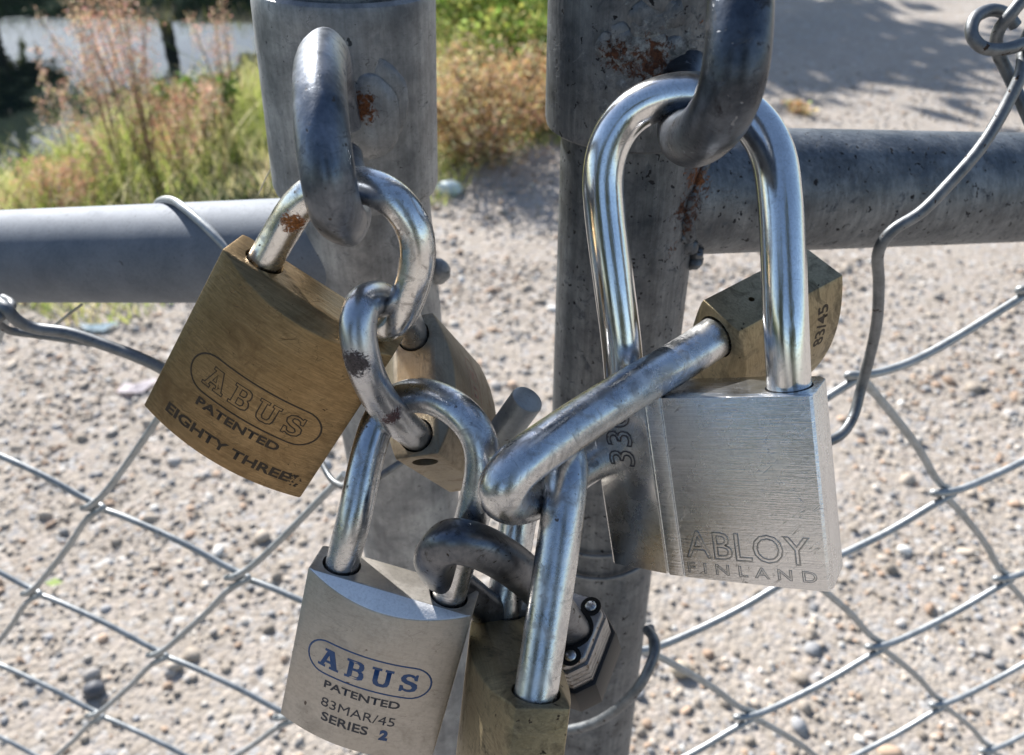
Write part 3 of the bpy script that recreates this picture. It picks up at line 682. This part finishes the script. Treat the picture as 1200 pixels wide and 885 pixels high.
# ------------------------------------------------------------------ big numpy meshes: pebbles, grass
def np_mesh(name, V, Fc, m, colors=None, smooth=False):
    me = bpy.data.meshes.new(name); k = Fc.shape[1]
    me.vertices.add(len(V)); me.vertices.foreach_set('co', V.astype(np.float32).ravel())
    me.loops.add(Fc.size); me.loops.foreach_set('vertex_index', Fc.astype(np.int32).ravel())
    me.polygons.add(len(Fc)); me.polygons.foreach_set('loop_start', np.arange(0, Fc.size, k, dtype=np.int32))
    me.update(calc_edges=True)
    if colors is not None:
        at = me.color_attributes.new('tint', 'FLOAT_COLOR', 'POINT'); at.data.foreach_set('color', np.c_[colors, np.ones(len(colors))].astype(np.float32).ravel())
    me.polygons.foreach_set('use_smooth', np.full(len(Fc), smooth))
    me.materials.append(m); o = bpy.data.objects.new(name, me); COL.objects.link(o); return o
def tint_mat(name, rough=.8, trans=0., bump=0., nscale=300, spec=.3):
    m, nt, b = new_mat(name); a = N(nt, 'ShaderNodeAttribute'); a.attribute_name = 'tint'
    col = mixc(nt, mapr(nt, noise(nt, coords(nt), nscale, 3), .3, .7), a.outputs['Color'], a.outputs['Color'])
    f = mapr(nt, noise(nt, coords(nt), nscale, 3), .3, .7, .75, 1.2)
    col = mixc(nt, 1.0, a.outputs['Color'], mixc(nt, f, (0, 0, 0), (1, 1, 1)), 'MULTIPLY')
    nt.links.new(col, b.inputs['Base Color']); b.inputs['Roughness'].default_value = rough; b.inputs['Specular IOR Level'].default_value = spec
    if trans:
        tr = N(nt, 'ShaderNodeBsdfTranslucent'); nt.links.new(col, tr.inputs[0]); ms = N(nt, 'ShaderNodeMixShader'); ms.inputs[0].default_value = trans
        out = nt.nodes['Material Output']; nt.links.new(b.outputs[0], ms.inputs[1]); nt.links.new(tr.outputs[0], ms.inputs[2]); nt.links.new(ms.outputs[0], out.inputs[0])
    return m
R8 = np.random.default_rng(8)
tb = bmesh.new(); bmesh.ops.create_icosphere(tb, subdivisions=2, radius=1); tb.verts.ensure_lookup_table()
IV = np.array([v.co[:] for v in tb.verts]); IF = np.array([[v.index for v in f.verts] for f in tb.faces]); tb.free()
def pebbles(n, xr, yr, smin, smax, pw=2.2):
    X = R8.uniform(*xr, n); Y = R8.uniform(*yr, n)
    e_ = (X-edge_a.x)*en.x+(Y-edge_a.y)*en.y+.25*np.sin(X*5)*np.sin(Y*4)
    den = .42+.4*np.sin(X*2.3+1)*np.sin(Y*2.9+.6)+.28*np.sin(X*7.1+1.3*np.sin(Y*5))*np.sin(Y*8.3+2*np.sin(X*3.1))+.22*np.sin(X*19+Y*4)*np.sin(Y*17-X*6)
    ok = (e_ < .06) & (np.abs(X) < .25+Y*.85) & (R8.random(n) < np.clip(.15+1.1*den, .10, 1))
    X, Y = X[ok], Y[ok]; n = len(X)
    S = smin*(smax/smin)**(R8.random(n)**pw)
    ax = np.stack([R8.uniform(.8, 1.35, n), R8.uniform(.7, 1.1, n), R8.uniform(.45, .8, n)], 1)
    ph = R8.uniform(0, 2*PI, n); V = IV[None]*ax[:, None]*S[:, None, None]
    k1 = R8.normal(size=(n, 3))*1.6; k2 = R8.normal(size=(n, 3))*2.6
    def_ = 1+.16*np.sin(np.einsum('nk,mk->nm', k1, IV)+ph[:, None])+.09*np.sin(np.einsum('nk,mk->nm', k2, IV)*1.5+ph[:, None]*2)
    V = V*def_[:, :, None]
    c, s = np.cos(ph)[:, None], np.sin(ph)[:, None]
    tx = R8.normal(size=(n, 1))*.25
    V2 = np.stack([V[..., 0]*c-V[..., 1]*s, V[..., 0]*s+V[..., 1]*c, V[..., 2]+V[..., 0]*tx], 2)
    V2 += np.stack([X, Y, S*.22], 1)[:, None]
    pal = np.array([(.45, .385, .315), (.39, .335, .275), (.52, .48, .43), (.36, .36, .365), (.50, .36, .26), (.31, .30, .29), (.66, .64, .60), (.49, .425, .355), (.43, .305, .22), (.46, .43, .40)])
    C = pal[R8.choice(len(pal), n, p=[.2, .16, .11, .09, .09, .05, .04, .15, .04, .07])]*R8.uniform(.62, 1.12, (n, 1))
    return V2.reshape(-1, 3), (IF[None]+(np.arange(n)*len(IV))[:, None, None]).reshape(-1, 3), np.repeat(C, len(IV), 0)
parts = [pebbles(60000, (-1.5, 1.7), (.45, 2.3), .0014, .0078, 2.0), pebbles(24000, (-2.6, 3.4), (2.2, 4.4), .0022, .009, 2.0), pebbles(1100, (-1.6, 2.0), (.6, 3.0), .009, .016, 1.8)]
V = np.concatenate([p[0] for p in parts]); C = np.concatenate([p[2] for p in parts]); off = 0; fs = []
for p in parts: fs.append(p[1]+off); off += len(p[0])
o = np_mesh('gravel', V, np.concatenate(fs), tint_mat('pebble_stone', .75, nscale=250), C, True)
tag(o, 'mixed beige, grey and rusty pebbles loose on the ground', 'gravel', kind='stuff')

def ribbons(name, base, tipv, width, cols, m, seg=3, droop=.3):
    """thin bent blades: base (n,3), tip vector (n,3)"""
    n = len(base); side = np.cross(tipv, R8.normal(size=(n, 3))); side /= np.linalg.norm(side, axis=1)[:, None]+1e-9
    bend = R8.normal(size=(n, 3))*np.linalg.norm(tipv, axis=1)[:, None]*droop; bend[:, 2] = -np.abs(bend[:, 2])*.5
    vs = []
    for k in range(seg+1):
        t = k/seg; c = base+tipv*t+bend*t*t; wd = (width*(1-t*.85))[:, None]
        vs += [c-side*wd, c+side*wd]
    V = np.stack(vs, 1); q = np.array([[2*k, 2*k+1, 2*k+3, 2*k+2] for k in range(seg)])
    Fc = (q[None]+(np.arange(n)*V.shape[1])[:, None, None]).reshape(-1, 4)
    return V.reshape(-1, 3), Fc, np.repeat(cols, V.shape[1], 0)
foliage = tint_mat('blade_foliage', .6, .5, nscale=40)
ghv = np.vectorize(gh)
def grass_field(n, xr, yr):
    X = R8.uniform(*xr, n); Y = R8.uniform(*yr, n)
    d = (X-bank_a.x)*bn.x+(Y-bank_a.y)*bn.y; e_ = (X-edge_a.x)*en.x+(Y-edge_a.y)*en.y+.25*np.sin(X*5)*np.sin(Y*4)
    ok = (e_ > 0) & (((d < .35)) | (d > 5.4) | (Y > 7.3)) & (np.abs(X) < .4+Y*.8) & (X < .11*Y+.06*np.sin(Y*6))
    X, Y, e_ = X[ok], Y[ok], e_[ok]; n = len(X); Z = ghv(X, Y)
    clump = .5+.5*np.sin(X*6.3+1)*np.sin(Y*5.1)+.3*np.sin(X*13)*np.sin(Y*11+2)
    hgt = R8.uniform(.05, .14, n)*(1+.8*clump)*np.clip(e_*3, .35, 1)
    tv = np.stack([R8.normal(size=n)*.35, R8.normal(size=n)*.35, np.ones(n)], 1)*hgt[:, None]
    g = np.array([(.34, .42, .10), (.44, .52, .13), (.52, .55, .18), (.62, .56, .28), (.70, .64, .42), (.24, .32, .09), (.56, .40, .24)])
    u = np.clip(clump*3.2+R8.normal(size=n)*1.3+1.2, 0, 6).astype(int)
    C = g[u]*R8.uniform(.8, 1.2, (n, 1))
    return ribbons('grass', np.stack([X, Y, Z], 1), tv, R8.uniform(.0015, .004, n), C, foliage)
a = grass_field(60000, (-3.6, 1.2), (1.2, 5.0)); b2 = grass_field(26000, (-6, 3), (4.5, 12))
V = np.concatenate([a[0], b2[0]]); Fc = np.concatenate([a[1], b2[1]+len(a[0])]); C = np.concatenate([a[2], b2[2]])
tag(np_mesh('grass', V, Fc, foliage, C, False), 'green and straw coloured grass covering the bank', 'grass', kind='stuff')

# ------------------------------------------------------------------ dry weeds and shrubs
seed_m = tint_mat('dry_seed_heads', .8, .45, nscale=60)
def bush_mesh(rng, spread, hgt, n_stem, n_leaf, leaf, pal, openness=.25, upright=.6):
    """stems from the base, leaf-sized faces gathered along them; returns (stem bmesh, leaf arrays) in local coordinates"""
    bm = bmesh.new(); L = []; Cc = []; S = []
    for k in range(n_stem):
        a = rng.uniform(0, 2*PI); r = spread*rng.random()**.7; top = Vector((math.cos(a)*r, math.sin(a)*r, hgt*rng.uniform(.6, 1)*(1-.35*(r/spread)**2)))
        base = Vector((math.cos(a)*r*.15, math.sin(a)*r*.15, 0)); mid = base.lerp(top, .5)+Vector((rng.uniform(-.1, .1)*spread, rng.uniform(-.1, .1)*spread, hgt*.08))
        pts = catmull([base, mid, top], 5); tube(bm, pts, [spread*.008*(1-.7*i/(len(pts)-1))+.0006 for i in range(len(pts))], 5)
        cl = rng.uniform(.75, 1.25); ci = rng.randrange(len(pal))
        for q in range(n_leaf//n_stem):
            t = openness+(1-openness)*rng.random()**upright; p = pts[min(int(t*(len(pts)-1)), len(pts)-1)]
            s = spread*.13*(1.1-t*.5)
            L.append(p+Vector((rng.gauss(0, s), rng.gauss(0, s), rng.gauss(0, s*.9)))); S.append(leaf*rng.uniform(.6, 1.4))
            c = pal[ci] if rng.random() < .7 else rng.choice(pal); Cc.append([x*cl*rng.uniform(.8, 1.2) for x in c])
    L = np.array([p[:] for p in L]); n = len(L); S = np.array(S)[:, None]
    u = R8.normal(size=(n, 3)); u /= np.linalg.norm(u, axis=1)[:, None]; v = np.cross(u, R8.normal(size=(n, 3))); v /= np.linalg.norm(v, axis=1)[:, None]
    V = np.stack([L-u*S, L+v*S*.5, L+u*S, L-v*S*.5], 1).reshape(-1, 3); Fq = np.arange(4*n).reshape(-1, 4)
    return bm, V, Fq, np.repeat(np.array(Cc), 4, 0)
stem_m = plain('dry_stem', (.22, .15, .09), .8); stem_g = plain('green_stem', (.10, .12, .04), .8)
def plant(name, label, cat, pos, rng, spread, hgt, ns, nl, leaf, pal, sm, fname='foliage', openness=.25, upright=.6, group=None):
    t = thing(name, label, cat, pos, group=group)
    bm, V, Fq, C = bush_mesh(rng, spread, hgt, ns, nl, leaf, pal, openness, upright)
    obj('stems', bm, sm, t, local=True); o = np_mesh(fname, V, Fq, seed_m, C); o.parent = t
    return t
brown = [(.60, .38, .27), (.66, .45, .32), (.54, .30, .20), (.70, .54, .40)]
tan = [(.62, .46, .24), (.68, .54, .31), (.54, .36, .18), (.46, .28, .14), (.70, .60, .36)]
green = [(.10, .16, .05), (.16, .22, .06), (.22, .26, .08), (.07, .11, .04)]
rw = random.Random(11)
def gp(px, py): q = G(px, py); q.z = gh(q.x, q.y); return q
for (px, py, sp, hg, ns, nl, lab) in (
    (185, 232, .22, .80, 15, 1700, 'tallest reddish dry weed, standing on the bank right of the middle of the water'),
    (140, 205, .18, .72, 9, 900, 'reddish dry weed with loose sprays, just left of the tallest weed'),
    (85, 205, .10, .44, 5, 240, 'thin sparse dry weed stalk against the dark water at left'),
    (275, 150, .17, .55, 8, 600, 'dry brown weed close to the left edge of the fat collar'),
    (70, 262, .22, .16, 20, 1800, 'low mound of red brown weed at the waterline above the left rail'),
    (150, 236, .16, .42, 9, 500, 'wispy russet weed standing just behind the left rail, left of the tie wire'),
    (222, 232, .14, .36, 9, 760, 'small wispy weed just behind the left rail, right of the tie wire'),
    (232, 205, .20, .34, 9, 800, 'short russet weed between the tallest weed and the collar')):
    plant('dry_weed', lab, 'weed', gp(px, py), rw, sp, hg, ns, int(nl*1.9), .0046, brown, stem_m, 'seed_heads', .3, .7, group='reddish dry weeds on the bank')
plant('shrub', 'bushy orange brown dry shrub between the two gate posts', 'shrub', gp(560, 182), rw, .40, .46, 70, 11000, .008, tan, stem_m, openness=.1, upright=.9)
plant('shrub', 'second smaller rust coloured shrub beside the left edge of the right post', 'shrub', gp(628, 150), rw, .24, .34, 30, 6000, .010, tan, stem_m, openness=.1, upright=.9)
plant('shrub', 'yellow green bush behind the orange brown dry shrub', 'shrub', gp(610, 95), rw, .50, .50, 36, 9000, .014, [(.34, .42, .10), (.44, .48, .14), (.26, .34, .08)], stem_g, openness=.1, upright=.9)
plant('shrub', 'dark green shrub at the top edge just right of the collar', 'shrub', gp(545, 45), rw, .45, .50, 30, 6000, .016, green, stem_g, openness=.1, upright=.9)
plant('shrub', 'dark shrub at the top edge left of the collar', 'shrub', gp(290, 70), rw, .30, .32, 24, 3000, .014, green, stem_g, openness=.1, upright=.9)
plant('shrub', 'low green shrub on the bank beside the weeds', 'shrub', gp(240, 170), rw, .24, .20, 22, 3000, .012, [(.18, .26, .06), (.26, .32, .08), (.12, .18, .05)], stem_g, openness=.1, upright=.9)
plant('grass_tuft', 'small brown dead tuft on the road right of the chrome shackle', 'tuft', gp(935, 132), rw, .10, .05, 14, 500, .008, tan, stem_m, openness=.05, upright=1.)

# trees on the far bank (their reflections fill the water) and the one that shades the road
bark = plain('tree_bark', (.09, .07, .055), .9)
def tree(label, pos, hgt, rng, crown=1., pal=green, start=.35, n=5200, leaf=(.05, .12), flat=1.):
    t = thing('tree', label, 'tree', pos, group='trees beyond the water')
    bm = bmesh.new(); tips = []
    tr = catmull([Vector((0, 0, -.3)), Vector((rng.uniform(-.1, .1), 0, hgt*.35)), Vector((rng.uniform(-.3, .3), rng.uniform(-.2, .2), hgt*.95))], 8)
    tube(bm, tr, [hgt*.022*(1-.8*i/(len(tr)-1)) for i in range(len(tr))], 10)
    for k in range(22):
        i = int(len(tr)*rng.uniform(start, .95)); i = min(i, len(tr)-1); a = rng.uniform(0, 2*PI); l = hgt*crown*rng.uniform(.14, .3)
        p = tr[i]; q = p+Vector((math.cos(a)*l, math.sin(a)*l, l*rng.uniform(.2, .9)*flat*(1 if flat == 1 else .4)))
        pts = catmull([p, p.lerp(q, .5)+Vector((0, 0, -.04*l)), q], 4); tube(bm, pts, [hgt*.008*(1-.7*j/(len(pts)-1)) for j in range(len(pts))], 6); tips += [p.lerp(q, .6), q]
    obj('trunk', bm, bark, t, local=True)
    L = []; C = []
    for k in range(n):
        p = rng.choice(tips); s = hgt*.055*crown; L.append([p.x+rng.gauss(0, s), p.y+rng.gauss(0, s), p.z+rng.gauss(0, s*.8*flat)])
        c = rng.choice(pal); f = rng.uniform(.7, 1.3); C.append([x*f for x in c])
    L = np.array(L); S = R8.uniform(*leaf, (n, 1)); u = R8.normal(size=(n, 3)); u /= np.linalg.norm(u, axis=1)[:, None]; v = np.cross(u, R8.normal(size=(n, 3))); v /= np.linalg.norm(v, axis=1)[:, None]
    V = np.stack([L-u*S, L+v*S*.6, L+u*S, L-v*S*.6], 1).reshape(-1, 3); o = np_mesh('crown', V, np.arange(4*n).reshape(-1, 4), foliage, np.repeat(np.array(C), 4, 0)); o.parent = t
rt = random.Random(5)
base = bank_a+bn*6.6
spots_ = [(-8.6, 6.8, 2.6, 'bushy tree on the far bank, farthest to the left'), (-8.0, 8.6, 2.2, 'dark tree in the far left corner of the pond'), 
          (-5.9, 8.7, 1.9, 'lowest bushy tree on the far bank'), (-5.0, 9.0, 2.7, 'full round tree on the far bank in line with the bare weed stalk'), 
          (-3.3, 8.9, 2.9, 'tree on the far bank in line with the tallest weed'), (-2.3, 8.8, 2.2, 'tree on the far bank just left of the collar'), (-1.2, 9.2, 3.0, 'tree on the far bank in line with the left collar')]
for x_, y_, hg, lab in spots_:
    tree(lab, Vector((x_, y_, gh(x_, y_))), hg*1.15, rt, .85, [(.05, .08, .03), (.08, .11, .035), (.12, .14, .05)], start=.3, n=1700)
for (px, py, hh_, lab) in ((985, 58, 3.2, 'left one of two flat topped trees shading the road'), (1150, 66, 3.4, 'right one of two flat topped trees shading the road')):
    sh = G(px, py); off = Vector((sun_dir.x, sun_dir.y, 0))/sun_dir.z*hh_
    p = sh+off; tree(lab, Vector((p.x, p.y, gh(p.x, p.y))), hh_*1.08, rt, .8, n=520, start=.9, flat=.22)
# unseen trees added behind the viewer to put dark reflections into the polished metal
for (x_, y_, hg, lab) in ((-4.2, -4.6, 4.6, 'unseen leafy tree added behind the viewer for dark reflections, to the left'), (1.6, -6.4, 5.2, 'unseen leafy tree added straight behind the viewer for dark reflections')):
    tree(lab, Vector((x_, y_, 0)), hg, rt, 1.2, [(.05, .065, .04), (.07, .085, .045), (.09, .10, .06)], start=.15, n=6000, leaf=(.07, .16))

# ------------------------------------------------------------------ litter and odd stones on the ground
def flat_scrap(name, label, cat, pos, pts, m, th=.0006, lift=.006):
    bm = bmesh.new(); rr = random.Random(len(label))
    vs = [bm.verts.new((pos.x+x, pos.y+y, pos.z+lift+rr.uniform(-.002, .008))) for x, y in pts]; c = bm.verts.new((pos.x, pos.y, pos.z+lift+.010))
    for k in range(len(vs)): bm.faces.new((vs[k], vs[(k+1) % len(vs)], c))
    r = bmesh.ops.solidify(bm, geom=bm.faces[:], thickness=th)
    bmesh.ops.recalc_face_normals(bm, faces=bm.faces)
    return tag(obj(name, bm, m, angle=20), label, cat)
scrap_b = plain('bluish_plastic', (.55, .72, .80), .3); scrap_w = plain('pinkish_paper', (.80, .74, .77), .7)
flat_scrap('plastic_scrap', 'pale blue scrap of plastic on the gravel just below the left rail', 'litter', G(112, 387), [(-.05, .02), (.0, .012), (.055, .022), (.03, -.018), (-.02, -.012)], scrap_b)
flat_scrap('paper_scrap', 'crumpled white and pink paper scrap beside the brass lock', 'litter', G(160, 457), [(-.04, -.015), (-.03, .012), (.0, .012), (.03, .035), (.045, .02), (.02, -.02), (-.01, -.03)], scrap_w)
bm = bmesh.new(); blob(bm, G(526, 226)+Vector((0, 0, .014)), .045, 3, .03, (1, .7, .62)); tag(obj('stone', bm, plain('pale_blue_stone', (.62, .74, .78), .5)), 'smooth pale blue stone on the path edge beside the left post', 'stone')
bm = bmesh.new(); blob(bm, G(112, 812)+Vector((0, 0, .008)), .0165, 3, .05, (1, .85, .8)); tag(obj('stone', bm, plain('dark_stone', (.10, .105, .12), .6)), 'dark grey stone under the wire mesh at lower left', 'stone')
bm = bmesh.new(); blob(bm, G(797, 788)+Vector((0, 0, .008)), .0165, 2, .10, (1, .85, .8)); tag(obj('stone', bm, plain('tan_stone', (.50, .43, .33), .7)), 'blocky tan stone just right of the right post', 'stone')
bm = bmesh.new(); q = G(66, 690); vs = [bm.verts.new(q+Vector(v_)) for v_ in ((-.016, 0, .014), (0, .008, .018), (.015, .002, .013), (0, -.008, .015))]; bm.faces.new(vs)
tag(obj('leaf', bm, plain('fresh_leaf', (.30, .42, .06), .5)), 'small bright green leaf on the gravel at left', 'leaf')
bm = bmesh.new(); tube(bm, catmull([P(96, 357, 380), P(80, 369, 372), P(64, 382, 366)], 5), .0006, 8)
tag(obj('straw', bm, plain('straw', (.62, .56, .42), .6)), 'pale bit of straw stuck under the left rail', 'straw')
bm = bmesh.new(); tube(bm, catmull([P(318, 196, 330), P(310, 212, 335), P(303, 228, 341)], 5), [.00025]*11, 8)
tag(obj('straw', bm, bpy.data.materials['straw']), 'very thin dry straw leaning on the left rail beside the collar', 'straw')
